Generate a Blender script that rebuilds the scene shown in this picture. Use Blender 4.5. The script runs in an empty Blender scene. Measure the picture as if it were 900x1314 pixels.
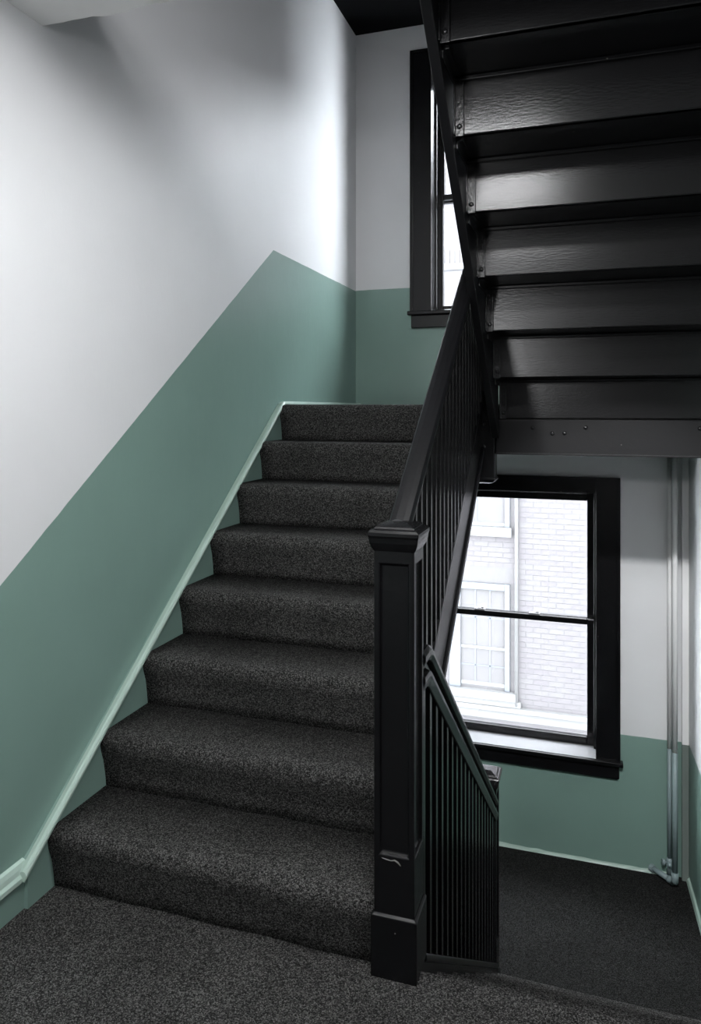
import bpy, bmesh, math, random
from mathutils import Vector, Matrix
random.seed(7)
S = bpy.context.scene
COL = S.collection

# ------------------------------------------------------------------ camera, sky, lamps, exposure
YAW = 0.3160
EYE = 1.4167
cam = bpy.data.cameras.new('camera')
cam.sensor_fit = 'VERTICAL'
cam.sensor_height = 36.0
cam.lens = 948.0 / 1314.0 * 36.0
cam.shift_y = -132.0 / 1314.0
cam.clip_start = 0.02
cam_o = bpy.data.objects.new('camera', cam)
COL.objects.link(cam_o)
cam_o.location = (0, 0, EYE)
cam_o.rotation_euler = (math.pi / 2, 0, YAW)
S.camera = cam_o

world = bpy.data.worlds.new('overcast_sky')
S.world = world
world.use_nodes = True
bg = world.node_tree.nodes['Background']
bg.inputs[0].default_value = (0.93, 0.96, 1.0, 1)
bg.inputs[1].default_value = 25.5

LAMP_POS = (-0.44, 1.40, 2.55)
LAMP_WATT = 9.0
REAR_FILL_WATT = 18.0
PENDANT_FILL_WATT = 82.0
UPPER_FILL_WATT = 205.0
LOWER_FILL_WATT = 15.0
SPOT_FILL_WATT = 330.0

S.view_settings.view_transform = 'Standard'
S.view_settings.look = 'None'
S.view_settings.gamma = 1.0
S.view_settings.use_curve_mapping = False
S.view_settings.exposure = 0.2

# ------------------------------------------------------------------ layout numbers (metres)
XW, XR = -1.545, 0.55          # left wall, right wall at the back corner
YB = 4.844                     # back wall
GO, RI, Y1 = 0.2426, 0.18, 1.815
NST = 8
ZL = 1.44                      # upper half landing
ZLOW = -1.40                   # lower half landing
ZC = 2.55                      # ceiling over the floor
YE = 1.795                     # edge of that ceiling
ZT = 3.987                     # black ceiling over the upper landing
DZW = 2.815                    # upper window above lower window

# ------------------------------------------------------------------ materials
def new_mat(name):
    m = bpy.data.materials.new(name)
    m.use_nodes = True
    nt = m.node_tree
    return m, nt, nt.nodes['Principled BSDF']

def nd(nt, kind, **kw):
    n = nt.nodes.new(kind)
    for k, v in kw.items():
        setattr(n, k, v)
    return n

def noise(nt, scale, detail=3.0, rough=0.5, coord='Object', stretch=None):
    tc = nd(nt, 'ShaderNodeTexCoord')
    n = nd(nt, 'ShaderNodeTexNoise')
    n.inputs['Scale'].default_value = scale
    n.inputs['Detail'].default_value = detail
    n.inputs['Roughness'].default_value = rough
    src = tc.outputs[coord]
    if stretch:
        mp = nd(nt, 'ShaderNodeMapping')
        mp.inputs['Scale'].default_value = stretch
        nt.links.new(src, mp.inputs['Vector'])
        src = mp.outputs['Vector']
    nt.links.new(src, n.inputs['Vector'])
    return n

def ramp(nt, src, p0, c0, p1, c1):
    r = nd(nt, 'ShaderNodeValToRGB')
    r.color_ramp.elements[0].position = p0
    r.color_ramp.elements[0].color = (*c0, 1)
    r.color_ramp.elements[1].position = p1
    r.color_ramp.elements[1].color = (*c1, 1)
    nt.links.new(src, r.inputs[0])
    return r

def bump(nt, bsdf, src, strength, dist):
    b = nd(nt, 'ShaderNodeBump')
    b.inputs['Strength'].default_value = strength
    b.inputs['Distance'].default_value = dist
    nt.links.new(src, b.inputs['Height'])
    nt.links.new(b.outputs['Normal'], bsdf.inputs['Normal'])
    return b

def paint(name, col, rough=0.4, bscale=60, bstr=0.15, bdist=0.002, var=0.06, stretch=None, spec=0.5):
    m, nt, b = new_mat(name)
    n = noise(nt, 3.0, 4)
    lo = tuple(c * (1 - var) for c in col)
    hi = tuple(min(1, c * (1 + var)) for c in col)
    r = ramp(nt, n.outputs['Fac'], 0.3, lo, 0.7, hi)
    nt.links.new(r.outputs[0], b.inputs['Base Color'])
    b.inputs['Roughness'].default_value = rough
    b.inputs['Specular IOR Level'].default_value = spec
    if bstr > 0:
        k = noise(nt, bscale, 4, 0.55, stretch=stretch)
        bump(nt, b, k.outputs['Fac'], bstr, bdist)
    return m

WHITE = (0.70, 0.705, 0.715)
GREEN = (0.19, 0.292, 0.256)

def wall_paint(name, pieces, rough_w=0.50, rough_g=0.34):
    """two-tone wall: green where z is under the paint line, white above.
    pieces: list of (kind, ...) sockets combined; built from the position in the room."""
    m, nt, b = new_mat(name)
    geo = nd(nt, 'ShaderNodeNewGeometry')
    sep = nd(nt, 'ShaderNodeSeparateXYZ')
    nt.links.new(geo.outputs['Position'], sep.inputs[0])
    def math_(op, a, c):
        n = nd(nt, 'ShaderNodeMath', operation=op)
        for i, v in enumerate((a, c)):
            if isinstance(v, (int, float)):
                n.inputs[i].default_value = v
            else:
                nt.links.new(v, n.inputs[i])
        return n.outputs[0]
    wob = noise(nt, 9.0, 2)
    z = math_('ADD', sep.outputs['Z'], math_('MULTIPLY', math_('SUBTRACT', wob.outputs['Fac'], 0.5), 0.006))
    if pieces == 'slope':
        line = math_('ADD', math_('MULTIPLY', math_('SUBTRACT', sep.outputs['Y'], 1.633), 0.7085), 0.934)
        line = math_('MINIMUM', math_('MAXIMUM', line, 0.80), 2.228)
        fac = math_('LESS_THAN', z, line)
    else:   # two landings one over the other
        up = math_('MULTIPLY', math_('LESS_THAN', z, 2.232), math_('GREATER_THAN', z, 1.3))
        fac = math_('MAXIMUM', up, math_('LESS_THAN', z, -0.587))
    n = noise(nt, 2.2, 5)
    rw = ramp(nt, n.outputs['Fac'], 0.3, tuple(c * 0.97 for c in WHITE), 0.7, tuple(c * 1.02 for c in WHITE))
    rg = ramp(nt, n.outputs['Fac'], 0.3, tuple(c * 0.95 for c in GREEN), 0.7, tuple(c * 1.05 for c in GREEN))
    mx = nd(nt, 'ShaderNodeMix', data_type='RGBA')
    nt.links.new(fac, mx.inputs[0])
    nt.links.new(rw.outputs[0], mx.inputs[6])
    nt.links.new(rg.outputs[0], mx.inputs[7])
    nt.links.new(mx.outputs[2], b.inputs['Base Color'])
    ro = math_('ADD', math_('MULTIPLY', fac, rough_g - rough_w), rough_w)
    pat = noise(nt, 1.6, 3, 0.6, stretch=(1, 1, 0.35))
    ro = math_('ADD', ro, math_('MULTIPLY', math_('SUBTRACT', pat.outputs['Fac'], 0.5), 0.10))
    nt.links.new(ro, b.inputs['Roughness'])
    b.inputs['Specular IOR Level'].default_value = 0.42
    k = noise(nt, 16, 5, 0.6, stretch=(1, 1, 0.5))
    bump(nt, b, k.outputs['Fac'], 0.25, 0.004)
    return m

M = {}
M['wall_slope'] = wall_paint('two_tone_paint_stair', 'slope')
M['wall_flat'] = wall_paint('two_tone_paint_landing', 'flat')
M['white'] = paint('white_paint', WHITE, 0.45)
M['ceiling'] = paint('white_ceiling_paint', (0.74, 0.745, 0.74), 0.6, 40, 0.2)
M['grey'] = paint('mid_grey_paint', (0.20, 0.20, 0.205), 0.5, 50, 0.1)
M['green'] = paint('green_paint', GREEN, 0.32, 50, 0.12)
M['green_light'] = paint('pale_green_bead_paint', (0.40, 0.52, 0.46), 0.35, 60, 0.1)
M['grey_green'] = paint('grey_green_pipe_paint', (0.22, 0.285, 0.295), 0.45, 70, 0.05)
M['pipe_white'] = paint('white_pipe_paint', (0.80, 0.80, 0.80), 0.5, 70, 0.05)
M['chase_green'] = paint('grey_chase_paint', (0.16, 0.19, 0.175), 0.4, 60, 0.1)
M['black'] = paint('black_gloss_paint', (0.0045, 0.0046, 0.0052), 0.27, 45, 0.18, 0.002, 0.1, spec=0.34)
M['black_satin'] = paint('black_satin_paint', (0.0055, 0.0055, 0.0063), 0.36, 60, 0.2, 0.002, 0.1, spec=0.32)
M['black_dull'] = paint('black_flat_paint', (0.003, 0.003, 0.0035), 0.7, 60, 0.2, 0.002, 0.1, spec=0.08)
M['riser_black'] = paint('brushed_black_gloss_paint', (0.006, 0.006, 0.0065), 0.24, 130, 0.22, 0.002, 0.1, stretch=(0.4, 1, 1.3), spec=0.42)
def speckle(m, scale=22.0, size=0.035, share=0.72):
    nt = m.node_tree
    b = nt.nodes['Principled BSDF']
    old = b.inputs['Base Color'].links[0].from_socket
    tc = nd(nt, 'ShaderNodeTexCoord')
    vo = nd(nt, 'ShaderNodeTexVoronoi')
    vo.inputs['Scale'].default_value = scale
    nt.links.new(tc.outputs['Object'], vo.inputs['Vector'])
    sp = nd(nt, 'ShaderNodeSeparateColor')
    nt.links.new(vo.outputs['Color'], sp.inputs[0])
    a = nd(nt, 'ShaderNodeMath', operation='LESS_THAN')
    a.inputs[1].default_value = size
    nt.links.new(vo.outputs['Distance'], a.inputs[0])
    c = nd(nt, 'ShaderNodeMath', operation='GREATER_THAN')
    c.inputs[1].default_value = share
    nt.links.new(sp.outputs[0], c.inputs[0])
    d = nd(nt, 'ShaderNodeMath', operation='MULTIPLY')
    nt.links.new(a.outputs[0], d.inputs[0])
    nt.links.new(c.outputs[0], d.inputs[1])
    mx = nd(nt, 'ShaderNodeMix', data_type='RGBA')
    nt.links.new(d.outputs[0], mx.inputs[0])
    nt.links.new(old, mx.inputs[6])
    mx.inputs[7].default_value = (0.25, 0.24, 0.23, 1)
    nt.links.new(mx.outputs[2], b.inputs['Base Color'])
speckle(M['black'])
speckle(M['black_satin'])
M['dark_metal'] = paint('dark_iron', (0.012, 0.012, 0.013), 0.25, 90, 0.4, 0.003, 0.1)
def polished(name, col, ior, rough):
    m, nt, b = new_mat(name)
    b.inputs['Base Color'].default_value = (*col, 1)
    b.inputs['IOR'].default_value = ior
    k = noise(nt, 60, 3)
    r = ramp(nt, k.outputs['Fac'], 0.3, (rough * 0.8,) * 3, 0.7, (rough * 1.25,) * 3)
    nt.links.new(r.outputs[0], b.inputs['Roughness'])
    bump(nt, b, noise(nt, 40, 3).outputs['Fac'], 0.08, 0.002)
    return m
M['stool'] = polished('polished_black_enamel', (0.012, 0.012, 0.013), 2.6, 0.22)
M['stool_top'] = paint('pale_grey_stool_face', (0.18, 0.18, 0.185), 0.3, 30, 0.06)
M['chip_glint'] = paint('worn_edge_highlight', (0.16, 0.155, 0.15), 0.4, 90, 0.3)

def carpet(name, lo, hi, scale=380, rib=False, tint=(1.0, 0.985, 0.96)):
    m, nt, b = new_mat(name)
    tc = nd(nt, 'ShaderNodeTexCoord')
    vo = nd(nt, 'ShaderNodeTexVoronoi')
    vo.inputs['Scale'].default_value = scale
    nt.links.new(tc.outputs['Object'], vo.inputs['Vector'])
    sp = nd(nt, 'ShaderNodeSeparateColor')
    nt.links.new(vo.outputs['Color'], sp.inputs[0])
    big = noise(nt, 5.0, 3)
    r = ramp(nt, sp.outputs[0], 0.15, tuple(lo * t for t in tint), 1.0, tuple(hi * t for t in tint))
    e = r.color_ramp.elements.new(0.62)
    e.color = (*[(lo * 0.72 + hi * 0.28) * t for t in tint], 1)
    mul = nd(nt, 'ShaderNodeMix', data_type='RGBA', blend_type='MULTIPLY')
    mul.inputs[0].default_value = 1.0
    r2 = ramp(nt, big.outputs['Fac'], 0.3, (0.85, 0.85, 0.85), 0.7, (1.1, 1.1, 1.1))
    nt.links.new(r.outputs[0], mul.inputs[6])
    nt.links.new(r2.outputs[0], mul.inputs[7])
    nt.links.new(mul.outputs[2], b.inputs['Base Color'])
    b.inputs['Roughness'].default_value = 1.0
    b.inputs['Specular IOR Level'].default_value = 0.1
    bb = bump(nt, b, vo.outputs['Distance'], 0.8, 0.004)
    bb.invert = True
    return m
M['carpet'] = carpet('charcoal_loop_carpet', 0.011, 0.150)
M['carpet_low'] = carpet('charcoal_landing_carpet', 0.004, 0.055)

def glass_mat():
    m = bpy.data.materials.new('window_glass')
    m.use_nodes = True
    nt = m.node_tree
    nt.nodes.clear()
    out = nd(nt, 'ShaderNodeOutputMaterial')
    tr = nd(nt, 'ShaderNodeBsdfTransparent')
    tr.inputs[0].default_value = (0.96, 0.975, 0.985, 1)
    gl = nd(nt, 'ShaderNodeBsdfGlossy')
    gl.inputs['Roughness'].default_value = 0.02
    lw = nd(nt, 'ShaderNodeLayerWeight')
    lw.inputs[0].default_value = 0.5
    pw = nd(nt, 'ShaderNodeMath', operation='POWER')
    pw.inputs[1].default_value = 5.0
    ma = nd(nt, 'ShaderNodeMath', operation='MULTIPLY_ADD')
    ma.inputs[1].default_value = 0.9
    ma.inputs[2].default_value = 0.035
    nt.links.new(lw.outputs['Facing'], pw.inputs[0])
    nt.links.new(pw.outputs[0], ma.inputs[0])
    mx = nd(nt, 'ShaderNodeMixShader')
    nt.links.new(ma.outputs[0], mx.inputs[0])
    nt.links.new(tr.outputs[0], mx.inputs[1])
    nt.links.new(gl.outputs[0], mx.inputs[2])
    nt.links.new(mx.outputs[0], out.inputs[0])
    return m
M['glass'] = glass_mat()
M['brick'] = paint('pale_pink_brick', (0.0403, 0.0370, 0.0389), 0.85, 30, 0.25, 0.003, 0.1)
M['brick_b'] = paint('pale_rose_brick', (0.0381, 0.0345, 0.0370), 0.85, 30, 0.25, 0.003, 0.1)
M['brick_c'] = paint('pale_buff_brick', (0.0419, 0.0392, 0.0403), 0.85, 30, 0.25, 0.003, 0.1)
M['mortar'] = paint('light_mortar', (0.0401, 0.0384, 0.0394), 0.9, 60, 0.3)
M['limestone'] = paint('pale_limestone', (0.0544, 0.0544, 0.0544), 0.8, 30, 0.3)
M['frame_blue'] = paint('pale_blue_frame_paint', (0.0316, 0.0356, 0.0423), 0.5, 30, 0.05)
M['frame_white'] = paint('white_frame_paint', (0.0544, 0.0559, 0.0573), 0.5, 30, 0.05)
M['far_pane'] = paint('curtained_far_glass', (0.0437, 0.0476, 0.0505), 0.3, 8, 0.1)
M['asphalt'] = paint('alley_asphalt', (0.35, 0.35, 0.35), 0.9, 30, 0.3)
M['brass'] = paint('aged_sash_metal', (0.30, 0.29, 0.30), 0.3, 60, 0.1)
def lamp_mat():
    m, nt, b = new_mat('lit_lamp_diffuser')
    b.inputs['Base Color'].default_value = (0.8, 0.8, 0.78, 1)
    b.inputs['Emission Color'].default_value = (0.985, 0.99, 1.0, 1)
    b.inputs['Emission Strength'].default_value = 72.0
    return m
M['lamp'] = lamp_mat()
def globe_mat():
    m = bpy.data.materials.new('opal_glass_globe')
    m.use_nodes = True
    nt = m.node_tree
    nt.nodes.clear()
    out = nd(nt, 'ShaderNodeOutputMaterial')
    tr = nd(nt, 'ShaderNodeBsdfTransparent')
    tr.inputs[0].default_value = (0.92, 0.92, 0.92, 1)
    gl = nd(nt, 'ShaderNodeBsdfGlossy')
    gl.inputs['Roughness'].default_value = 0.1
    mx = nd(nt, 'ShaderNodeMixShader')
    mx.inputs[0].default_value = 0.08
    nt.links.new(tr.outputs[0], mx.inputs[1])
    nt.links.new(gl.outputs[0], mx.inputs[2])
    nt.links.new(mx.outputs[0], out.inputs[0])
    return m
M['globe'] = globe_mat()

# ------------------------------------------------------------------ mesh helpers
class MB:
    def __init__(self):
        self.bm = bmesh.new()
    def box(self, x0, x1, y0, y1, z0, z1, bevel=0.0, seg=1):
        t = bmesh.new()
        bmesh.ops.create_cube(t, size=1.0)
        for v in t.verts:
            v.co = Vector(((x0 + x1) / 2 + v.co.x * (x1 - x0), (y0 + y1) / 2 + v.co.y * (y1 - y0), (z0 + z1) / 2 + v.co.z * (z1 - z0)))
        if bevel > 0:
            bmesh.ops.bevel(t, geom=t.edges[:], offset=bevel, segments=seg, affect='EDGES', profile=0.5)
        self.merge(t)
        return self
    def merge(self, t, mat=None):
        if mat is not None:
            bmesh.ops.transform(t, matrix=mat, verts=t.verts[:])
        me = bpy.data.meshes.new('tmp')
        t.to_mesh(me)
        t.free()
        self.bm.from_mesh(me)
        bpy.data.meshes.remove(me)
    def sweep(self, prof, a, b, ua, ub=None):
        """profile points (u, w) placed at point lists a..b: each ring = origin + u*ua + w*ub"""
        raise NotImplementedError
    def rings(self, rings, cap=True):
        vs = [[self.bm.verts.new(p) for p in r] for r in rings]
        n = len(vs[0])
        for i in range(len(vs) - 1):
            for k in range(n):
                self.bm.faces.new((vs[i][k], vs[i][(k + 1) % n], vs[i + 1][(k + 1) % n], vs[i + 1][k]))
        if cap:
            self.bm.faces.new(list(reversed(vs[0])))
            self.bm.faces.new(vs[-1])
        return self
    def prism_x(self, pts, x0, x1):
        """polygon in (y, z) extruded along x"""
        self.rings([[(x0, y, z) for y, z in pts], [(x1, y, z) for y, z in pts]])
        return self
    def tube(self, path, r, n=14, cap=True):
        path = [Vector(p) for p in path]
        rings = []
        for i, p in enumerate(path):
            d = (path[min(i + 1, len(path) - 1)] - path[max(i - 1, 0)]).normalized()
            up = Vector((0, 0, 1)) if abs(d.z) < 0.9 else Vector((1, 0, 0))
            u = d.cross(up).normalized()
            w = u.cross(d).normalized()
            rr = r[i] if isinstance(r, (list, tuple)) else r
            rings.append([p + (u * math.cos(2 * math.pi * k / n) + w * math.sin(2 * math.pi * k / n)) * rr for k in range(n)])
        return self.rings(rings, cap)
    def squares(self, cx, cy, steps):
        """stack of square rings: (half size, z)"""
        return self.rings([[(cx - h, cy - h, z), (cx + h, cy - h, z), (cx + h, cy + h, z), (cx - h, cy + h, z)] for h, z in steps])
    def dome(self, c, r, axis='-y', squash=0.6, n=12, m=5):
        rings = []
        for i in range(m):
            a = math.pi / 2 * i / m
            rr, d = r * math.cos(a), r * squash * math.sin(a)
            ring = []
            for k in range(n):
                t = 2 * math.pi * k / n
                if axis == '-y':
                    ring.append((c[0] + rr * math.cos(t), c[1] - d, c[2] + rr * math.sin(t)))
                elif axis == 'z':
                    ring.append((c[0] + rr * math.cos(t), c[1] + rr * math.sin(t), c[2] + d))
                else:
                    ring.append((c[0] + rr * math.cos(t), c[1] - rr * math.sin(t), c[2] - d))
            rings.append(ring)
        return self.rings(rings)
    def build(self, name, mat, parent=None, smooth=False, bevel=0.0, seg=2):
        bmesh.ops.recalc_face_normals(self.bm, faces=self.bm.faces[:])
        me = bpy.data.meshes.new(name)
        self.bm.to_mesh(me)
        self.bm.free()
        me.materials.append(mat)
        o = bpy.data.objects.new(name, me)
        COL.objects.link(o)
        if parent is not None:
            o.parent = parent
            o.matrix_parent_inverse = Matrix.Translation(-parent_world(parent))
        if smooth:
            for p in me.polygons:
                p.use_smooth = True
        if bevel > 0:
            md = o.modifiers.new('bevel', 'BEVEL')
            md.width = bevel
            md.segments = seg
            md.limit_method = 'ANGLE'
            md.angle_limit = math.radians(40)
        return o

def parent_world(p):
    # parts that are meshes keep their origin at the room's origin
    return Vector(p.location) if p.type == 'EMPTY' else Vector((0, 0, 0))

def thing(name, loc, label, cat, group=None):
    o = bpy.data.objects.new(name, None)
    o.empty_display_size = 0.1
    COL.objects.link(o)
    o.location = loc
    o['label'] = label
    o['category'] = cat
    if group:
        o['group'] = group
    return o

def structure(o, label=None):
    o['kind'] = 'structure'
    if label:
        o['label'] = label
    return o

def struct_empty(name, loc, label=None):
    o = bpy.data.objects.new(name, None)
    o.empty_display_size = 0.1
    COL.objects.link(o)
    o.location = loc
    return structure(o, label)

def B(*a, **k):
    return MB().box(*a, **k)

# ------------------------------------------------------------------ setting: walls, floors, ceilings
ZB, YF, XC = -2.9, -2.4, 2.3
structure(B(XW - 0.15, XW, YF, YB + 0.35, ZB, 4.2).build('wall_left', M['wall_slope']), 'left wall, white over a green dado that climbs with the stairs')

# back wall with two window openings
WX0, WX1 = -1.025, 0.035
WZ0, WZ1 = -0.745, 0.905
def back_wall():
    mb = MB()
    y0, y1 = YB, YB + 0.25
    mb.box(XW, WX0, y0, y1, ZB, 4.2)
    mb.box(WX1, 0.9, y0, y1, ZB, 4.2)
    mb.box(WX0, WX1, y0, y1, ZB, WZ0)
    mb.box(WX0, WX1, y0, y1, WZ1, WZ0 + DZW)
    mb.box(WX0, WX1, y0, y1, WZ1 + DZW, 4.2)
    return mb.build('wall_back', M['wall_flat'])
structure(back_wall(), 'back wall with a window at each half landing, white over green')

# right wall of the stairwell, slightly out of square
def right_wall():
    pts = [(XR, YB + 0.02), (XR + 0.125, 1.80), (XR + 0.275, 1.80), (XR + 0.15, YB + 0.02)]
    mb = MB()
    mb.rings([[(x, y, ZB) for x, y in pts], [(x, y, 4.2) for x, y in pts]])
    return mb.build('wall_right', M['wall_flat'])
structure(right_wall(), 'right wall of the stairwell beside the pipes')
structure(B(XR + 0.275, XC, 1.80, 1.95, ZB, 4.2).build('wall_corridor', M['white']))
structure(B(XC, XC + 0.15, YF, 1.95, ZB, 4.2).build('wall_corridor_end', M['grey']))
structure(B(XW - 0.15, XC + 0.15, YF - 0.15, YF, ZB, 4.2).build('wall_front', M['grey']))

YC = 1.84
def main_floor():
    mb = MB()
    xs = -0.52
    # rounded nosing where the flight goes down
    pts = [(YF, -0.25), (YC - 0.03, -0.25), (YC - 0.03, -0.06)]
    pts += [(YC - 0.02 + 0.02 * math.sin(a), -0.02 + 0.02 * math.cos(a)) for a in [math.pi * 0.75, math.pi * 0.5, math.pi * 0.3, math.pi * 0.15, 0]]
    pts += [(YF, 0.0)]
    mb.prism_x(pts, xs, XC)
    mb.box(XW, xs, YF, Y1 + 0.01, -0.25, 0)
    return mb.build('floor', M['carpet'])
structure(main_floor(), 'charcoal carpeted floor in front of both flights')
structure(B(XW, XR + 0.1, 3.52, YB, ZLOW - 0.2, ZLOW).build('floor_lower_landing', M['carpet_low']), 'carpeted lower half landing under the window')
structure(B(XW, XR + 0.06, Y1 + 7 * GO + 0.02, YB, ZL - 0.03, ZL).build('floor_upper_landing', M['carpet']))
structure(B(XW, XR + 0.06, Y1 + 7 * GO + 0.03, YB, ZL - 0.235, ZL - 0.03).build('ceiling_lower_landing', M['black']))
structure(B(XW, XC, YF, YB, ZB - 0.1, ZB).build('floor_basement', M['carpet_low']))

# white ceiling with a ragged plaster edge, then the face of the slab over it
def white_ceiling():
    mb = MB()
    n = 110
    xs = [XW + (XC - XW) * i / n for i in range(n + 1)]
    rag = [random.uniform(-0.002, 0.002) + (0.012 if 5 < i < 9 else 0.0) for i in range(n + 1)]
    lo = [(x, YE + d, ZC) for x, d in zip(xs, rag)]
    up = [(x, YE + 0.004, ZC + 0.02) for x in xs]
    v1 = [mb.bm.verts.new(p) for p in lo]
    v2 = [mb.bm.verts.new(p) for p in up]
    v0 = [mb.bm.verts.new((x, YF, ZC)) for x in xs]
    v3 = [mb.bm.verts.new((x, YF, ZC + 0.02)) for x in xs]
    for i in range(n):
        mb.bm.faces.new((v0[i], v0[i + 1], v1[i + 1], v1[i]))
        mb.bm.faces.new((v1[i], v1[i + 1], v2[i + 1], v2[i]))
        mb.bm.faces.new((v2[i], v2[i + 1], v3[i + 1], v3[i]))
    return mb.build('ceiling', M['ceiling'])
structure(white_ceiling(), 'white ceiling with a ragged plaster edge over the floor')
structure(B(XW, XC, YF, YE - 0.002, ZC + 0.02, ZC + 0.33).build('ceiling_slab', M['black_dull']))
structure(B(XW, XC, YF, YB, ZT, ZT + 0.1).build('ceiling_upper_landing', M['black_dull']), 'black soffit over the upper landing')

# baseboard on the left wall in front of the stairs, with its cap moulding
def base_left():
    t = struct_empty('baseboard_left', (XW, 0, 0), 'green baseboard on the left wall before the stairs')
    B(XW, XW + 0.014, YF, 1.705, 0, 0.085).build('board', M['green'], t, bevel=0.002)
    mb = MB()
    prof = [(0, 0.080), (0.016, 0.080), (0.024, 0.088), (0.024, 0.100), (0.017, 0.108), (0.015, 0.122), (0.010, 0.134), (0, 0.138)]
    mb.rings([[(XW + u, YF, w) for u, w in prof], [(XW + u, 1.712, w) for u, w in prof]])
    mb.build('cap_moulding', M['green_light'], t)
    return t
base_left()
# quarter round along the back and right wall of the lower landing
def base_low():
    mb = MB()
    n = 26
    rings = []
    for i in range(n + 1):
        x = -1.0 + (XR + 0.9) * i / n
        h = 0.017 + random.uniform(-0.005, 0.005)
        rings.append([(x, YB, ZLOW), (x, YB - 0.018, ZLOW), (x, YB - 0.012, ZLOW + h * 0.7), (x, YB, ZLOW + h)])
    mb.rings(rings)
    structure(mb.build('baseboard_back', M['green_light']))
    mb = MB()
    rings = []
    for i in range(n + 1):
        y = YB - 1.3 * i / n
        x = XR + (YB - y) * 0.041
        h = 0.03 + random.uniform(-0.004, 0.004)
        rings.append([(x + 0.004, y, ZLOW), (x - 0.016, y, ZLOW), (x - 0.010, y, ZLOW + h * 0.7), (x + 0.004, y, ZLOW + h)])
    mb.rings(rings)
    structure(mb.build('baseboard_right', M['green_light']))
base_low()

# ------------------------------------------------------------------ windows
def window(name, dz, label):
    t = struct_empty(name, ((WX0 + WX1) / 2, YB, WZ0 + dz), label)
    yc = YB - 0.026
    cx0, cx1, top, st = -1.150, 0.160, 0.988 + dz, WZ0 + dz
    bk = M['black']
    # casing boards with a back band step
    hz = WZ1 + dz - 0.012
    for x0, x1, o0, o1 in ((cx0, WX0 + 0.012, cx0 - 0.006, cx0 + 0.014), (WX1 - 0.012, cx1, cx1 - 0.014, cx1 + 0.006)):
        mb = B(x0, x1, yc, YB, st, top)
        mb.box(o0, o1, yc - 0.010, YB - 0.001, st, top + 0.006)
        mb.build('casing', bk, t, bevel=0.0015)
    mb = B(WX0 + 0.012, WX1 - 0.012, yc + 0.001, YB, hz, top)
    mb.box(cx0 + 0.014, cx1 - 0.014, yc - 0.010, YB - 0.001, top - 0.014, top + 0.006)
    mb.build('head_casing', bk, t, bevel=0.0015)
    # stool, apron
    mb = B(cx0 - 0.022, cx1 + 0.022, YB - 0.052, YB, st - 0.028, st)
    mb.box(WX0, WX1, YB, YB + 0.30, st - 0.028, st - 0.003)
    mb.build('stool', bk, t, bevel=0.006)
    top_ = B(WX0 + 0.012, WX1 - 0.012, YB - 0.034, YB + 0.144, st - 0.004, st + 0.0015).build('stool_top', M['stool_top'], t)  # upper face set paler than the black stool
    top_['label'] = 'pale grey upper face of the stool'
    B(cx0, cx1, YB - 0.026, YB, st - 0.112, st - 0.028).build('apron', bk, t, bevel=0.004)
    # jambs and stops
    for s, x in ((1, WX0), (-1, WX1)):
        xa, xb = sorted((x, x + s * 0.010))
        mb = B(xa, xb, YB - 0.02, YB + 0.25, st, WZ1 + dz)
        xa, xb = sorted((x, x + s * 0.024))
        mb.box(xa, xb, YB + 0.10, YB + 0.135, st, WZ1 + dz)
        mb.build('jamb', bk, t, bevel=0.002)
    mb = B(WX0, WX1, YB - 0.02, YB + 0.25, WZ1 + dz - 0.010, WZ1 + dz)
    mb.box(WX0, WX1, YB + 0.10, YB + 0.135, WZ1 + dz - 0.03, WZ1 + dz)
    mb.build('head_jamb', bk, t, bevel=0.002)
    # sashes
    gx0, gx1 = -0.965, -0.030
    mz = 0.047 + dz
    def sash(nm, y0, y1, z0, z1, bot, topr):
        mb = B(WX0 + 0.010, gx0, y0, y1, z0, z1)
        mb.box(gx1, WX1 - 0.010, y0, y1, z0, z1)
        mb.box(gx0, gx1, y0, y1, z0, z0 + bot)
        mb.box(gx0, gx1, y0, y1, z1 - topr, z1)
        s = mb.build(nm, bk, t, bevel=0.004)
        g = B(gx0 - 0.008, gx1 + 0.008, (y0 + y1) / 2 - 0.002, (y0 + y1) / 2 + 0.002, z0 + bot - 0.008, z1 - topr + 0.008).build('pane', M['glass'], s)
        return s
    lo = sash('sash', YB + 0.145, YB + 0.185, st, mz + 0.02, 0.052, 0.038)
    up = sash('sash', YB + 0.195, YB + 0.235, mz - 0.028, WZ1 + dz - 0.01, 0.038, 0.075)
    lo['label'] = 'lower sash with its bottom rail on the stool'
    up['label'] = 'upper sash'
    for x in (-0.72, -0.36):
        mb = B(x - 0.035, x + 0.035, YB + 0.150, YB + 0.188, mz + 0.02, mz + 0.028, bevel=0.002)
        mb.dome((x, YB + 0.17, mz + 0.027), 0.014, 'z', 0.7)
        mb.box(x - 0.008, x + 0.03, YB + 0.165, YB + 0.176, mz + 0.027, mz + 0.036, bevel=0.002)
        mb.build('sash_lock', M['brass'], t)
    return t
window('window_1', 0.0, 'black framed sash window at the lower half landing')
window('window_2', DZW, 'black framed sash window at the upper half landing')

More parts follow.
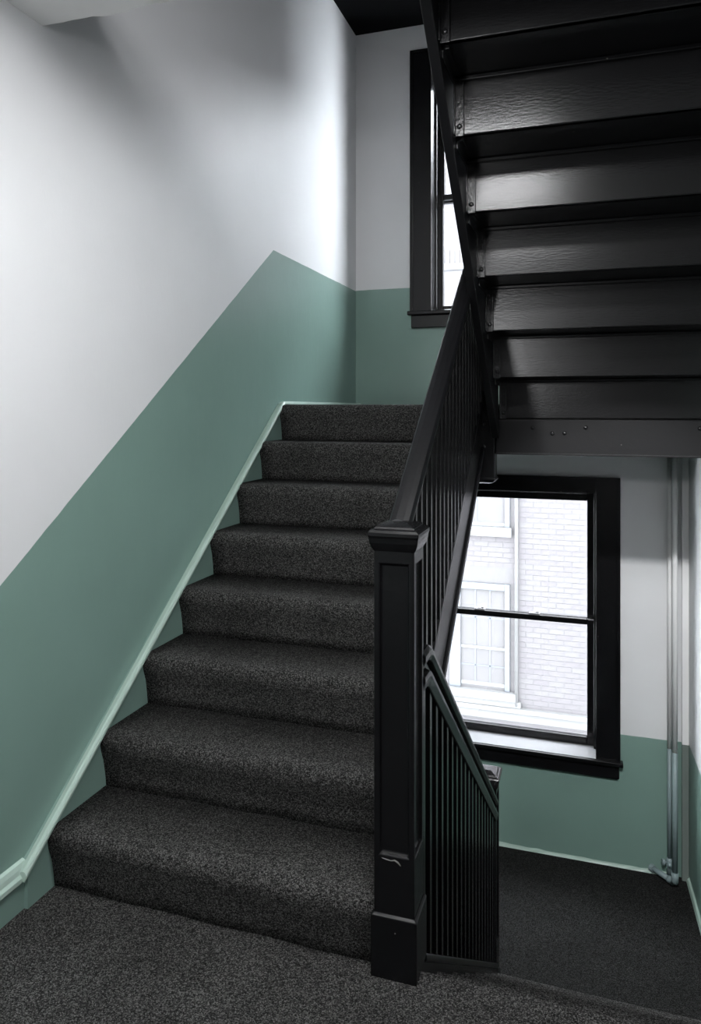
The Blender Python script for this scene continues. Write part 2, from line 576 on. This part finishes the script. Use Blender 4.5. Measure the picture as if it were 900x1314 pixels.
# ------------------------------------------------------------------ carpeted flight up (flight A)
XSK = -1.52                     # face of the green wall string
XST = -0.52                     # carpet ends at the black outer string
stair = thing('staircase', ((XSK + XST) / 2, Y1, 0), 'charcoal carpeted flight of eight steps climbing beside the green wall', 'stairs')
def step_profile(y0, z0, rise, go, nose=0.030, last=False):
    r = rise
    p = [(0, 0), (-0.004, r * 0.2), (-0.013, r * 0.48), (-nose + 0.004, r * 0.68), (-nose, r * 0.80), (-nose + 0.003, r * 0.90), (-nose + 0.012, r * 0.965), (-nose + 0.028, r * 0.993), (-nose + 0.05, r)]
    p += [(go, r), (go, 0)]
    return [(y0 + a, z0 + b) for a, b in p]
def make_step(x0, x1, y0, z0, rise, go, mat, parent, nose=0.03):
    mb = MB()
    prof = step_profile(y0, z0, rise, go, nose)
    nx = 12
    rings = []
    for i in range(nx + 1):
        x = x0 + (x1 - x0) * i / nx
        k = 0.0025 * math.sin(i * 1.7 + z0 * 9)
        rings.append([(x, y + (k if j < 8 else 0), z) for j, (y, z) in enumerate(prof)])
    mb.rings(rings)
    o = mb.build('step', mat, parent, smooth=False)
    me = o.data
    for p in me.polygons:
        if abs(p.normal.x) < 0.5:
            p.use_smooth = True
    return o
for k in range(NST):
    go = GO if k < 7 else 0.06
    make_step(XSK, XST, Y1 + k * GO, k * RI, RI, go + (0.002 if k < 7 else 0), M['carpet'], stair)
# green wall string with its pale bead
def zs(y):
    return 0.133 + 0.7285 * (y - 1.714)
ytop = 3.514
mb = MB()
mb.prism_x([(1.705, -0.02), (1.705, zs(1.705)), (ytop, zs(ytop)), (YB, zs(ytop)), (YB, zs(ytop) - 0.04), (ytop + 0.1, zs(ytop) - 0.30), (2.1, -0.02)], XW + 0.001, XSK)
ws = mb.build('wall_string', M['green'], stair)
ws['label'] = 'green skirting string on the wall with a pale bead'
bead = [(0.003, -0.019), (0.006, -0.019), (0.012, -0.011), (0.013, 0.0), (0.009, 0.008), (0, 0.010), (-0.010, 0.006), (-0.024, 0.0)]
mb = MB()
rings = []
for (y, z) in ((1.685, zs(1.685) - 0.004), (ytop - 0.01, zs(ytop - 0.01)), (ytop + 0.01, zs(ytop) + 0.003), (YB, zs(ytop) + 0.003)):
    rings.append([(XSK + u, y, z + w) for u, w in bead])
mb.rings(rings)
bd = mb.build('bead', M['green_light'], ws)
# black outer string
def sa_top(y):
    return 0.646 + 0.742 * (y - 2.336)
mb = MB()
mb.prism_x([(1.88, sa_top(1.88)), (3.47, sa_top(3.47)), (3.47, sa_top(3.47) - 0.27), (1.88, sa_top(1.88) - 0.285)], -0.52, -0.485)
os_ = mb.build('outer_string', M['black'], stair, bevel=0.002)
os_['label'] = 'black outer string below the balusters'
mb = MB()
for o0, h in ((0.0, 0.016),):
    mb.prism_x([(1.88, sa_top(1.88)), (3.47, sa_top(3.47)), (3.47, sa_top(3.47) + h), (1.88, sa_top(1.88) + h)], -0.523, -0.478)
mb.build('string_cap', M['black_satin'], os_, bevel=0.003)
mb = MB()
mb.prism_x([(1.88, sa_top(1.88) - 0.245), (3.47, sa_top(3.47) - 0.235), (3.47, sa_top(3.47) - 0.27), (1.88, sa_top(1.88) - 0.285)], -0.485, -0.476)
mb.build('string_moulding', M['black_satin'], os_, bevel=0.003)

# ------------------------------------------------------------------ newel posts
def newel(name, cx, cy, z0, z1, label, base=None, cap_z=None, pendant=None, bolts=None, panel=None, half=0.052, gloss_cap=False):
    t = thing(name, (cx, cy, z0), label, 'newel post', 'square panelled newel posts')
    bm_ = MB()
    h = half
    bmx = bmesh.new()
    bmesh.ops.create_cube(bmx, size=1.0)
    for v in bmx.verts:
        v.co = Vector((cx + v.co.x * 2 * h, cy + v.co.y * 2 * h, (z0 + z1) / 2 + v.co.z * (z1 - z0)))
    if panel:
        for zc in panel:
            bmesh.ops.bisect_plane(bmx, geom=bmx.verts[:] + bmx.edges[:] + bmx.faces[:], plane_co=(0, 0, zc), plane_no=(0, 0, 1))
        fs = [f for f in bmx.faces if abs(f.normal.z) < 0.1 and panel[0] < f.calc_center_median().z < panel[1]]
        bmesh.ops.inset_individual(bmx, faces=fs, thickness=0.020, depth=0.0)
        bmesh.ops.inset_individual(bmx, faces=fs, thickness=0.006, depth=-0.010)
    bm_.merge(bmx)
    bm_.build('shaft', M['black'], t, bevel=0.0025)
    if base:
        mb = MB()
        mb.squares(cx, cy, [(h + 0.007, z0 - 0.002), (h + 0.007, z0 + base - 0.004), (h + 0.001, z0 + base)])
        mb.build('plinth', M['black'], t, bevel=0.003)
    if cap_z is not None:
        c = cap_z
        mb = MB()
        k = h / 0.052
        mb.squares(cx, cy, [(h, c - 0.062), (h + 0.006, c - 0.052), (h + 0.010, c - 0.040), (0.0635 * k, c - 0.028), (0.0655 * k, c - 0.022), (0.0655 * k, c - 0.014), (0.061 * k, c - 0.008),
                            (0.052 * k, c - 0.006), (0.050 * k, c), (0.020, c + 0.010)])
        mb.build('cap', M['stool'] if gloss_cap else M['black'], t, bevel=0.002)
    if pendant:
        mb = MB()
        mb.squares(cx, cy, [(h + 0.004, z0 + 0.012), (h + 0.004, z0 + 0.002), (h - 0.008, z0 - 0.010), (h - 0.022, z0 - 0.016)])
        mb.build('pendant', M['black'], t, bevel=0.002)
    for (bx, bz) in bolts or ():
        mb = MB()
        mb.dome((bx, cy - h, bz), 0.010, '-y', 0.6)
        mb.build('bolt', M['dark_metal'], t, smooth=True)
    return t
n1 = newel('newel_post', -0.468, 1.831, 0.0, 1.072, 'tall black newel post at the foot of the carpeted stairs', base=0.158, cap_z=1.123, panel=(0.29, 1.045))
# worn edge at the newel panel's foot, bevel highlight put into its pale colour
mb = MB()
mb.tube([(-0.500, 1.7795, 0.296), (-0.486, 1.7785, 0.294), (-0.476, 1.778, 0.293), (-0.466, 1.778, 0.296), (-0.458, 1.7785, 0.292), (-0.451, 1.779, 0.284)], [0.0006, 0.0014, 0.001, 0.0018, 0.0022, 0.0008], 6)
mb.build('chip_highlight', M['chip_glint'], n1)
newel('newel_post', -0.481, 3.512, 1.085, 2.45, 'black newel post hanging below the upper landing, bolted to its beam', pendant=True, cap_z=2.50, bolts=((-0.481, 1.344), (-0.479, 1.243)), half=0.051)
newel('newel_post', -0.472, 3.510, ZLOW, -0.33, 'newel post at the lower landing, only its glinting cap showing behind the descending rail', base=0.16, cap_z=-0.283, panel=(-1.1, -0.36), half=0.052, gloss_cap=True)

# ------------------------------------------------------------------ balustrade of the flight up
balA = thing('balustrade', (-0.47, 1.9, 0.4), 'black balustrade climbing from the tall newel post to the upper landing', 'balustrade')
def ra_top(y):
    return 1.182 + 0.746 * (y - 1.895)
CXA = -0.467
rail_prof = [(-0.031, -0.012), (-0.031, -0.026), (-0.024, -0.036), (0.024, -0.036), (0.031, -0.026), (0.031, -0.012), (0.024, -0.003), (0.010, 0.0), (-0.010, 0.0), (-0.024, -0.003)]
mb = MB()
rings = []
for y, dz in ((1.815, 0), (3.465, 0)):
    rings.append([(CXA + u, y - w * 0.0, ra_top(y) + dz + w) for u, w in rail_prof])
mb.rings(rings)
hr = mb.build('handrail', M['black_satin'], balA, bevel=0.004, seg=3)
mb = MB()
sub = [(-0.017, -0.034), (-0.022, -0.058), (0.022, -0.058), (0.017, -0.034)]
mb.rings([[(CXA + u, y, ra_top(y) + w) for u, w in sub] for y in (1.88, 3.465)])
mb.build('rail_fillet', M['black'], hr, bevel=0.002)
mb = MB()
mb.dome((CXA - 0.004, 1.822, 1.120), 0.026, 'z', 0.6, 14, 5)
mb.build('rail_end', M['black_satin'], hr, smooth=True)
y = 1.935
bal_proto = None
while y < 3.45:
    z0, z1 = sa_top(y) + 0.004, ra_top(y) - 0.05
    o = B(-0.4975, -0.4785, y - 0.010, y + 0.010, z0, z1).build('baluster', M['black'], balA)
    y += 0.070

# ------------------------------------------------------------------ flight down (flight C)
GC, RC = 0.240, 0.175
XCL = -0.435
stC = thing('staircase', (0.05, YC, ZLOW), 'carpeted flight going down to the lower landing, its nosings stacked edge-on', 'stairs')
for k in range(1, 8):
    make_step(XCL, XR + 0.07, YC + k * GC, -RC * k, -RC, 0, M['carpet'], stC) if False else None
for k in range(1, 8):
    # step k is the tread at z = -RC*k, its nosing toward +y
    yn = YC + k * GC
    z = -RC * k
    pts = [(yn - GC - 0.025, z), (yn - 0.022, z)]
    pts += [(yn - 0.022 + 0.022 * math.sin(a), z - 0.022 + 0.022 * math.cos(a)) for a in (0.5, 1.0, 1.57, 2.2)]
    pts += [(yn - 0.018, z - RC), (yn - 0.05, z - RC - 0.02), (yn - GC - 0.025, z - 0.04)]
    mb = MB()
    mb.prism_x(pts, XCL, XR + 0.03)
    mb.build('step', M['carpet'], stC)
mb = MB()
mb.prism_x([(YC - 0.02, -0.02), (YC - 0.02, -RC + 0.02), (YC + 0.0, -RC), (YC - 0.04, -RC), (YC - 0.06, -0.03)], XCL, XR + 0.03)
mb.build('top_riser', M['carpet'], stC)
def sc_top(y):
    return 0.018 - 0.730 * (y - 1.835)
mb = MB()
mb.prism_x([(1.80, sc_top(1.80)), (3.462, sc_top(3.462)), (3.462, sc_top(3.462) - 0.28), (1.80, sc_top(1.80) - 0.28)], -0.46, -0.416)
o = mb.build('outer_string', M['black'], stC, bevel=0.002)
o['label'] = 'black outer string under the dense balusters'

balC = thing('balustrade', (-0.44, 1.9, 0), 'black balustrade going down behind the tall newel to the lower landing', 'balustrade')
def rc_top(y):
    return 0.726 - 0.787 * (y - 2.05)
CXC = -0.443
mb = MB()
prof = [(-0.033, -0.014), (-0.033, -0.028), (-0.026, -0.044), (0.026, -0.044), (0.033, -0.028), (0.033, -0.014), (0.024, -0.003), (0.010, 0), (-0.010, 0), (-0.024, -0.003)]
rings = []
for y, z in ((1.884, 0.787), (1.955, 0.785), (1.978, 0.777), (1.995, 0.766), (3.455, rc_top(3.455))):
    rings.append([(CXC + u, y, z + w) for u, w in prof])
mb.rings(rings)
hrc = mb.build('handrail', M['black'], balC, bevel=0.003)
mb = MB()
prof2 = [(-0.015, -0.040), (-0.015, -0.062), (-0.032, -0.068), (-0.032, -0.082), (-0.024, -0.112), (0.024, -0.112), (0.032, -0.082), (0.032, -0.068), (0.015, -0.062), (0.015, -0.040)]
rings = []
for y, z in ((1.884, 0.787), (1.945, 0.785), (1.965, 0.777), (1.985, 0.762), (3.455, rc_top(3.455))):
    rings.append([(CXC + u, y, z + w) for u, w in prof2])
mb.rings(rings)
mb.build('rail_fillet', M['black'], hrc, bevel=0.003)
mb = MB()
mb.prism_x([(1.885, sc_top(1.885)), (3.462, sc_top(3.462)), (3.462, sc_top(3.462) + 0.02), (1.885, sc_top(1.885) + 0.02)], -0.468, -0.408)
mb.build('shoe_rail', M['black_satin'], balC, bevel=0.003)
y = 1.93
while y < 3.45:
    B(-0.448, -0.424, y - 0.012, y + 0.012, sc_top(y) + 0.016, min(rc_top(y), 0.79) - 0.105).build('baluster', M['black'], balC)
    y += 0.084

# ------------------------------------------------------------------ black flight overhead (flight B)
GB, RB = 0.240, 0.180
YB1, ZB1 = 3.506, 1.374
XBL, XBR = -0.410, XR + 0.10
stB = thing('staircase', (0.05, YB1, ZL), 'black underside of the flight overhead, open risers and treads in gloss paint', 'stairs')
def xr_at(y):
    return XR + (YB - y) * 0.041 - 0.004
for j in range(1, 9):
    yb = YB1 - GB * (j - 1)
    zb = ZB1 + RB * (j - 1)
    mb = MB()
    mb.box(XBL, xr_at(yb), yb, yb + 0.022, zb, zb + RB - 0.002)
    r = mb.build('riser', M['riser_black'], stB, bevel=0.003)
    if j < 8:
        zt = ZB1 + RB * j
        mb = MB()
        mb.box(XBL, xr_at(yb), yb - GB + 0.002, yb + 0.045, zt, zt + 0.045)
        mb.box(XBL, xr_at(yb), yb - 0.014, yb - 0.001, zt - 0.014, zt)      # cove under the nosing
        mb.build('tread', M['black'], stB, bevel=0.003)
    # iron angle with raised rims, bolt at its foot
    mb = B(XBL, XBL + 0.030, yb - 0.005, yb, zb - 0.004, zb + RB - 0.012)
    mb.box(XBL + 0.026, XBL + 0.030, yb - 0.010, yb, zb + 0.0, zb + RB - 0.012)
    mb.box(XBL, XBL + 0.005, yb - 0.022, yb, zb - 0.002, zb + RB - 0.012)
    br = mb.build('angle_bracket', M['dark_metal'], stB, bevel=0.0012)
    mb = MB()
    mb.dome((XBL + 0.016, yb - 0.005, zb + 0.026), 0.009, '-y', 0.7, 10, 4)
    mb.build('bolt', M['dark_metal'], br, smooth=True)
    # cleat under each tread against the string
    if j < 8:
        mb = B(XBL, XBL + 0.022, yb - GB + 0.03, yb - 0.03, ZB1 + RB * j - 0.006, ZB1 + RB * j)
        mb.box(XBL, XBL + 0.005, yb - GB + 0.03, yb - 0.03, ZB1 + RB * j - 0.03, ZB1 + RB * j)
        mb.build('cleat', M['dark_metal'], stB, bevel=0.001)
def sb_bot(y):
    return 2.525 - 0.8176 * (y - 1.942)
mb = MB()
mb.prism_x([(1.60, sb_bot(1.60)), (3.462, sb_bot(3.462)), (3.462, sb_bot(3.462) + 0.34), (1.60, sb_bot(1.60) + 0.36)], -0.442, -0.411)
o = mb.build('outer_string', M['black_satin'], stB, bevel=0.002)
o['label'] = 'sloping black outer string, its lower edge crossing the window'
# header beam carrying the landing
beam = thing('landing_beam', (0.05, 3.5, 1.28), 'black header beam with bolts under the upper landing', 'beam')
B(-0.428, xr_at(3.5), 3.490, 3.530, 1.206, 1.368).build('beam_board', M['black_satin'], beam, bevel=0.004)
B(-0.428, xr_at(3.5), 3.486, 3.492, 1.206, 1.214).build('beam_lip', M['black_satin'], beam, bevel=0.001)
for bx, bz in ((-0.259, 1.331), (-0.172, 1.306), (-0.118, 1.307), (-0.027, 1.333), (0.443, 1.333)):
    mb = MB()
    mb.dome((bx, 3.490, bz), 0.010, '-y', 0.7, 10, 4)
    mb.build('bolt', M['dark_metal'], beam, smooth=True)

# ------------------------------------------------------------------ pipes in the corner
def pipe_pair():
    zp = -0.60
    t = thing('heating_pipe', (0.464, 4.72, ZLOW), 'thicker white heating pipe, painted grey-green below, with an elbow at the floor', 'pipe')
    MB().tube([(0.464, 4.72, zp), (0.464, 4.72, ZL - 0.236)], 0.0155, 18).build('pipe', M['pipe_white'], t, smooth=True)
    MB().tube([(0.464, 4.72, ZLOW + 0.075), (0.464, 4.72, zp)], 0.0157, 18).build('pipe', M['grey_green'], t, smooth=True)
    mb = MB()
    mb.tube([(0.464, 4.72, ZLOW + 0.095), (0.464, 4.72, ZLOW + 0.094), (0.464, 4.72, ZLOW + 0.062), (0.4635, 4.7215, ZLOW + 0.040), (0.455, 4.731, ZLOW + 0.030), (0.440, 4.747, ZLOW + 0.030), (0.432, 4.755, ZLOW + 0.030)],
            [0.0155, 0.0215, 0.0205, 0.0205, 0.0205, 0.0205, 0.0215], 14)
    mb.build('elbow', M['grey_green'], t, smooth=True)
    mb = MB()
    mb.tube([(0.440, 4.747, ZLOW + 0.030), (0.345, 4.835, ZLOW + 0.032)], 0.0155, 14)
    mb.build('branch_pipe', M['grey_green'], t, smooth=True)
    mb = MB()
    mb.tube([(0.357, 4.822, ZLOW + 0.032), (0.340, 4.838, ZLOW + 0.032)], 0.022, 10)
    mb.build('coupling', M['grey_green'], t)
    t2 = thing('heating_pipe', (0.442, 4.80, ZLOW), 'thinner white heating pipe at the back with a valve near the floor', 'pipe')
    MB().tube([(0.442, 4.80, -0.615), (0.442, 4.80, ZL - 0.236)], 0.0125, 16).build('pipe', M['pipe_white'], t2, smooth=True)
    MB().tube([(0.442, 4.80, ZLOW + 0.10), (0.442, 4.80, -0.615)], 0.0127, 16).build('pipe', M['grey_green'], t2, smooth=True)
    mb = MB()
    mb.tube([(0.442, 4.80, ZLOW + 0.13), (0.442, 4.80, ZLOW + 0.115), (0.442, 4.80, ZLOW + 0.085), (0.442, 4.80, ZLOW + 0.075), (0.442, 4.80, ZLOW + 0.03)], [0.015, 0.021, 0.021, 0.016, 0.016], 12)
    mb.tube([(0.442, 4.80, ZLOW + 0.10), (0.442, 4.765, ZLOW + 0.10)], [0.013, 0.011], 10)
    v = mb.build('valve', M['grey_green'], t2, smooth=True)
    mb = MB()
    mb.tube([(0.412, 4.79, ZLOW + 0.105), (0.400, 4.787, ZLOW + 0.105)], [0.019, 0.017], 10)
    mb.tube([(0.442, 4.80, ZLOW + 0.10), (0.405, 4.789, ZLOW + 0.105)], 0.007, 8)
    mb.build('valve_handle', M['grey_green'], v)
    t3 = thing('pipe_chase', (0.530, 4.83, ZLOW), 'narrow square pipe chase in the corner right of the pipes', 'pipe chase')
    B(0.512, XR - 0.0, 4.808, YB, -0.587, ZL - 0.236).build('upper_board', M['pipe_white'], t3, bevel=0.002)
    B(0.512, XR - 0.0, 4.808, YB, ZLOW, -0.587).build('lower_board', M['chase_green'], t3, bevel=0.002)
pipe_pair()

# ------------------------------------------------------------------ ceiling lamps: the tube fitting, then unseen lamps added as fill
def fill_lamp(loc, watt, label, aim=None, size=0.30):  # round lamps out of view, added only as fill light
    t = thing('fill_lamp', loc, label, 'lamp', 'round flush fill lamps added out of view')
    x, y, z = loc
    mb = MB()
    mb.tube([(x, y, z), (x, y, z - 0.02)], 0.17, 28)
    mb.build('base_plate', M['white'], t)
    mb = MB()
    mb.dome((x, y, z - 0.02), 0.11, '-z', 0.25, 28, 5)
    mb.build('diffuser', M['lamp'], t, smooth=True)
    l = bpy.data.lights.new('fill_light', 'SPOT' if aim else 'AREA')
    if aim:
        l.spot_size = math.radians(176)
        l.spot_blend = 0.06
        l.shadow_soft_size = 0.12
    else:
        l.shape = 'DISK'
        l.size = size
    l.energy = watt
    l.color = (0.985, 0.99, 1.0)
    lo = bpy.data.objects.new('fill_light', l)
    COL.objects.link(lo)
    lo.location = (x, y, z - (0.16 if aim else 0.055))
    if aim:
        lo.rotation_euler = Vector(aim).to_track_quat('-Z', 'Y').to_euler()
    return t
def tube_fitting(loc, watt, aim, label):
    t = thing('tube_light_fitting', loc, label, 'lamp')
    x, y, z = loc
    B(x - 0.26, x + 0.26, y - 0.13, y + 0.13, z - 0.03, z).build('housing', M['white'], t, bevel=0.004)
    B(x - 0.24, x + 0.24, y - 0.11, y + 0.11, z - 0.034, z - 0.03).build('diffuser', M['lamp'], t)
    l = bpy.data.lights.new('tube_light', 'SPOT')
    l.spot_size = math.radians(176)
    l.spot_blend = 0.06
    l.shadow_soft_size = 0.10
    l.energy = watt
    l.color = (0.985, 0.99, 1.0)
    lo = bpy.data.objects.new('tube_light', l)
    COL.objects.link(lo)
    lo.location = (x, y, z - 0.14)
    lo.rotation_euler = Vector(aim).to_track_quat('-Z', 'Y').to_euler()
tube_fitting(LAMP_POS, LAMP_WATT, (-0.185, -0.286, -0.946), 'white tube light fitting on the ceiling near its ragged edge')
fill_lamp((1.75, 0.2, ZC), REAR_FILL_WATT, 'unseen round fill lamp added on the ceiling at the corridor end', None, 0.5)  # added fill for the left wall and steps
for (ux, uy), where in (((0.6, -1.9), 'nearest the front wall'), ((-0.5, -0.7), 'over the left side'), ((1.5, 0.2), 'over the corridor end')):  # added to lift the upper walls, spread out for soft shadow edges
    fill_lamp((ux, uy, ZT), UPPER_FILL_WATT / 3, 'unseen round fill lamp added on the black ceiling of the floor above, ' + where, None, 0.8)
fill_lamp((-0.6, 1.25, -0.25), LOWER_FILL_WATT, 'unseen round fill lamp added under the floor to brighten the lower landing')  # added to raise the light on the lower landing

def fill_pendant(loc, zc, watt, label):  # invented pendant, added to brighten the ceiling and left wall
    t = thing('fill_pendant_lamp', loc, label, 'lamp')
    x, y, z = loc
    mb = MB()
    mb.tube([(x, y, zc), (x, y, zc - 0.025)], [0.06, 0.05], 20)
    mb.build('ceiling_rose', M['white'], t)
    MB().tube([(x, y, zc - 0.02), (x, y, z + 0.11)], 0.006, 8).build('stem', M['dark_metal'], t)
    mb = MB()
    mb.tube([(x, y, z + 0.125), (x, y, z + 0.09)], [0.03, 0.045], 16)
    mb.build('fitter', M['dark_metal'], t)
    l = bpy.data.lights.new('fill_globe_light', 'POINT')
    l.energy = watt
    l.shadow_soft_size = 0.10
    l.color = (0.985, 0.99, 1.0)
    lo = bpy.data.objects.new('fill_globe_light', l)
    COL.objects.link(lo)
    lo.location = (x, y, z)
    mb = MB()
    rings = [[(x + 0.105 * math.sin(a) * math.cos(2 * math.pi * k / 24), y + 0.105 * math.sin(a) * math.sin(2 * math.pi * k / 24), z + 0.105 * math.cos(a)) for k in range(24)]
             for a in [math.pi * (0.15 + 0.72 * i / 8) for i in range(9)]]
    mb.rings(rings, cap=False)
    mb.build('globe', M['globe'], t, smooth=True)
fill_pendant((-1.0, -0.80, 1.92), ZC, PENDANT_FILL_WATT, 'unseen globe pendant added to brighten the corridor ceiling and left wall')

def fill_spot(loc, target, watt, label):  # invented spotlight, added to light the lower landing wall
    t = thing('fill_spotlight', loc, label, 'spotlight')
    p, q = Vector(loc), Vector(target)
    d = (q - p).normalized()
    MB().tube([p, p - Vector((0, 0, 0.03))], 0.045, 20).build('mount', M['white'], t)
    c = p - Vector((0, 0, 0.075))
    mb = MB()
    mb.tube([c - d * 0.05, c - d * 0.045, c + d * 0.045], [0.03, 0.045, 0.05], 20)
    mb.tube([p - Vector((0, 0, 0.03)), c], 0.01, 8)
    mb.build('lamp_head', M['white'], t)
    l = bpy.data.lights.new('fill_spot_light', 'SPOT')
    l.energy = watt
    l.spot_size = math.radians(44)
    l.spot_blend = 0.5
    l.shadow_soft_size = 0.05
    l.color = (0.985, 0.99, 1.0)
    lo = bpy.data.objects.new('fill_spot_light', l)
    COL.objects.link(lo)
    lo.location = c + d * 0.10
    lo.rotation_euler = d.to_track_quat('-Z', 'Y').to_euler()
fill_spot((0.25, 1.15, ZC), (0.10, 4.8, -1.0), SPOT_FILL_WATT, 'unseen spotlight added to brighten the lower landing, aimed down the descending flight')

# ------------------------------------------------------------------ house across the alley
FY = 11.0
def facade():
    t = thing('brick_building', (-1.0, FY, -5.0), 'pale painted brick house across the alley, seen through the windows', 'building')
    def opening(x, z):
        return (-2.05 < x < -1.125 and -2.86 < z < -0.9) or (-2.30 < x < -1.12 and -0.45 < z < 1.6) or (-2.6 < x < -1.0 and -3.2 < z < -2.86) \
            or (-2.4 < x < -1.12 and 2.0 < z < 3.82)
    mb = MB()
    mb.box(-7, 6, FY + 0.003, FY + 0.3, -5.0, 5.4)
    mb.build('wall_backing', M['mortar'], t)
    BW, BH = 0.215, 0.0755
    meshes = []
    for i, (m, sx) in enumerate((('brick', 0), ('brick_b', 1), ('brick_c', 2), ('brick', 3))):
        b = MB()
        b.box(-0.1015, 0.1015, -0.0005, 0.02, -0.033, 0.033)
        bmesh.ops.recalc_face_normals(b.bm, faces=b.bm.faces[:])
        for v in b.bm.verts:
            v.co.x += random.uniform(-0.003, 0.003)
            v.co.z += random.uniform(-0.003, 0.003)
            v.co.y += random.uniform(-0.0012, 0.0008)
        me = bpy.data.meshes.new('brick')
        b.bm.to_mesh(me)
        b.bm.free()
        me.materials.append(M[m])
        meshes.append(me)
    spots = []
    row = 0
    z = -4.8
    while z < 5.35:
        x = -5.0 + (BW / 2 if row % 2 else 0)
        while x < 3.5:
            if not opening(x, z) and not (-3.13 < z < -2.93):
                spots.append((x, z))
            x += BW
        z += BH
        row += 1
    def seen(p):
        x, z = p
        a = -1.95 < x < 0.02 and -2.95 < z < 0.15
        b = -2.10 < x < -1.75 and 2.7 < z < 5.0
        return a or b
    near = [p for p in spots if seen(p)]
    random.shuffle(near)
    near.sort(key=lambda p: 0 if p[0] > -1.2 else 1)
    single = near[:295]
    sset = set(single)
    for (x, z) in single:
        o = bpy.data.objects.new('brick', random.choice(meshes))
        COL.objects.link(o)
        o.parent = t
        o.location = Vector((x, FY, z)) - t.location
    rest = {k: ([], []) for k in ('brick', 'brick_b', 'brick_c')}
    for (x, z) in spots:
        if (x, z) in sset:
            continue
        vs, fs = rest[random.choice(('brick', 'brick_b', 'brick_c', 'brick'))]
        n = len(vs)
        x0, x1, z0, z1 = x - 0.1015, x + 0.1015, z - 0.033, z + 0.033
        y0, y1 = FY - 0.0005 + random.uniform(-0.0012, 0.0008), FY + 0.02
        vs += [(x0, y0, z0), (x1, y0, z0), (x1, y0, z1), (x0, y0, z1), (x0, y1, z0), (x1, y1, z0), (x1, y1, z1), (x0, y1, z1)]
        fs += [(n, n + 1, n + 2, n + 3), (n + 4, n, n + 3, n + 7), (n + 1, n + 5, n + 6, n + 2), (n + 3, n + 2, n + 6, n + 7), (n + 4, n + 5, n + 1, n)]
    me = bpy.data.meshes.new('far_bricks')
    V, F, mi = [], [], []
    for i, k in enumerate(rest):
        n = len(V)
        V += rest[k][0]
        F += [tuple(a + n for a in f) for f in rest[k][1]]
        mi += [i] * len(rest[k][1])
        me.materials.append(M[k])
    me.from_pydata(V, [], F)
    for p, i in zip(me.polygons, mi):
        p.material_index = i
    o = bpy.data.objects.new('far_bricks', me)
    COL.objects.link(o)
    o.parent = t
    o.matrix_parent_inverse = Matrix.Translation(-t.location)
    o['kind'] = 'stuff'

    def sash_window(x0, x1, z0, z1, cols, rows_up, rows_lo, zm, name_lab):
        # frame boards round the opening, blue-white
        mb = MB()
        fw = 0.075
        mb.box(x0 - 0.17, x0, FY - 0.03, FY + 0.05, z0 - 0.10, z1 + 0.1)
        mb.box(x1, x1 + fw, FY - 0.03, FY + 0.05, z0 - 0.10, z1 + 0.1)
        mb.box(x0, x1, FY - 0.03, FY + 0.05, z1, z1 + 0.1)
        w = mb.build('window_frame', M['frame_blue'], t, bevel=0.006)
        w['label'] = name_lab
        mb = B(x0, x1, FY - 0.005, FY + 0.05, z0 - 0.055, z0)
        mb.box(x0, x1, FY - 0.012, FY + 0.05, zm - 0.022, zm + 0.022)
        mb.build('sash_rail', M['frame_white'], w, bevel=0.004)
        for i in range(cols):
            xa = x0 + (x1 - x0) * i / cols
            xb = x0 + (x1 - x0) * (i + 1) / cols
            for (za, zb, r) in ((z0, zm - 0.022, rows_lo), (zm + 0.022, z1, rows_up)):
                for q in range(r):
                    a = za + (zb - za) * q / r
                    c = za + (zb - za) * (q + 1) / r
                    MB().box(xa + 0.008, xb - 0.008, FY + 0.004, FY + 0.010, a + 0.008, c - 0.008).build('pane', M['far_pane'], w)
        mb = MB()
        for i in range(1, cols):
            xa = x0 + (x1 - x0) * i / cols
            mb.box(xa - 0.010, xa + 0.010, FY - 0.004, FY + 0.012, z0, z1)
        for (za, zb, r) in ((z0, zm - 0.022, rows_lo), (zm + 0.022, z1, rows_up)):
            for q in range(1, r):
                a = za + (zb - za) * q / r
                mb.box(x0, x1, FY - 0.004, FY + 0.012, a - 0.010, a + 0.010)
        mb.build('muntin', M['frame_blue'], w)
    sash_window(-1.86, -1.215, -2.62, -1.25, 3, 2, 2, -2.11, 'pale blue six-over-six window of the house, lower floor')
    sash_window(-2.05, -1.215, -0.26, 1.4, 2, 1, 1, 0.55, 'pale blue window of the house, middle floor')
    sash_window(-2.15, -1.30, 1.9, 3.50, 2, 1, 1, 2.7, 'pale blue window of the house, upper floor')
    mb = B(-2.10, -1.05, FY - 0.10, FY + 0.03, -2.84, -2.72)
    mb.box(-2.2, -0.98, FY - 0.07, FY + 0.03, -2.93, -2.84)
    mb.build('window_sill', M['limestone'], t, bevel=0.01)
    B(-2.35, -1.115, FY - 0.08, FY + 0.03, -0.452, -0.315).build('window_sill', M['limestone'], t, bevel=0.008)
    mb = B(-5.0, 3.5, FY - 0.09, FY + 0.03, -3.00, -2.93)
    mb.box(-5.0, 3.5, FY - 0.05, FY + 0.03, -3.13, -3.00)
    mb.build('belt_course', M['limestone'], t, bevel=0.01)
    # upright bricks over the upper window
    x = -2.40
    while x < -1.15:
        B(x, x + 0.066, FY - 0.008, FY + 0.03, 3.60, 3.805).build('lintel_brick', M['brick_c'], t)
        x += 0.076
    MB().tube([(-1.043, FY - 0.05, -2.90), (-1.043, FY - 0.05, 5.35)], 0.027, 10).build('downpipe', M['limestone'], t, smooth=True)
facade()
structure(B(-8, 8, 5.3, 16, -5.2, -5.0).build('ground', M['asphalt']))
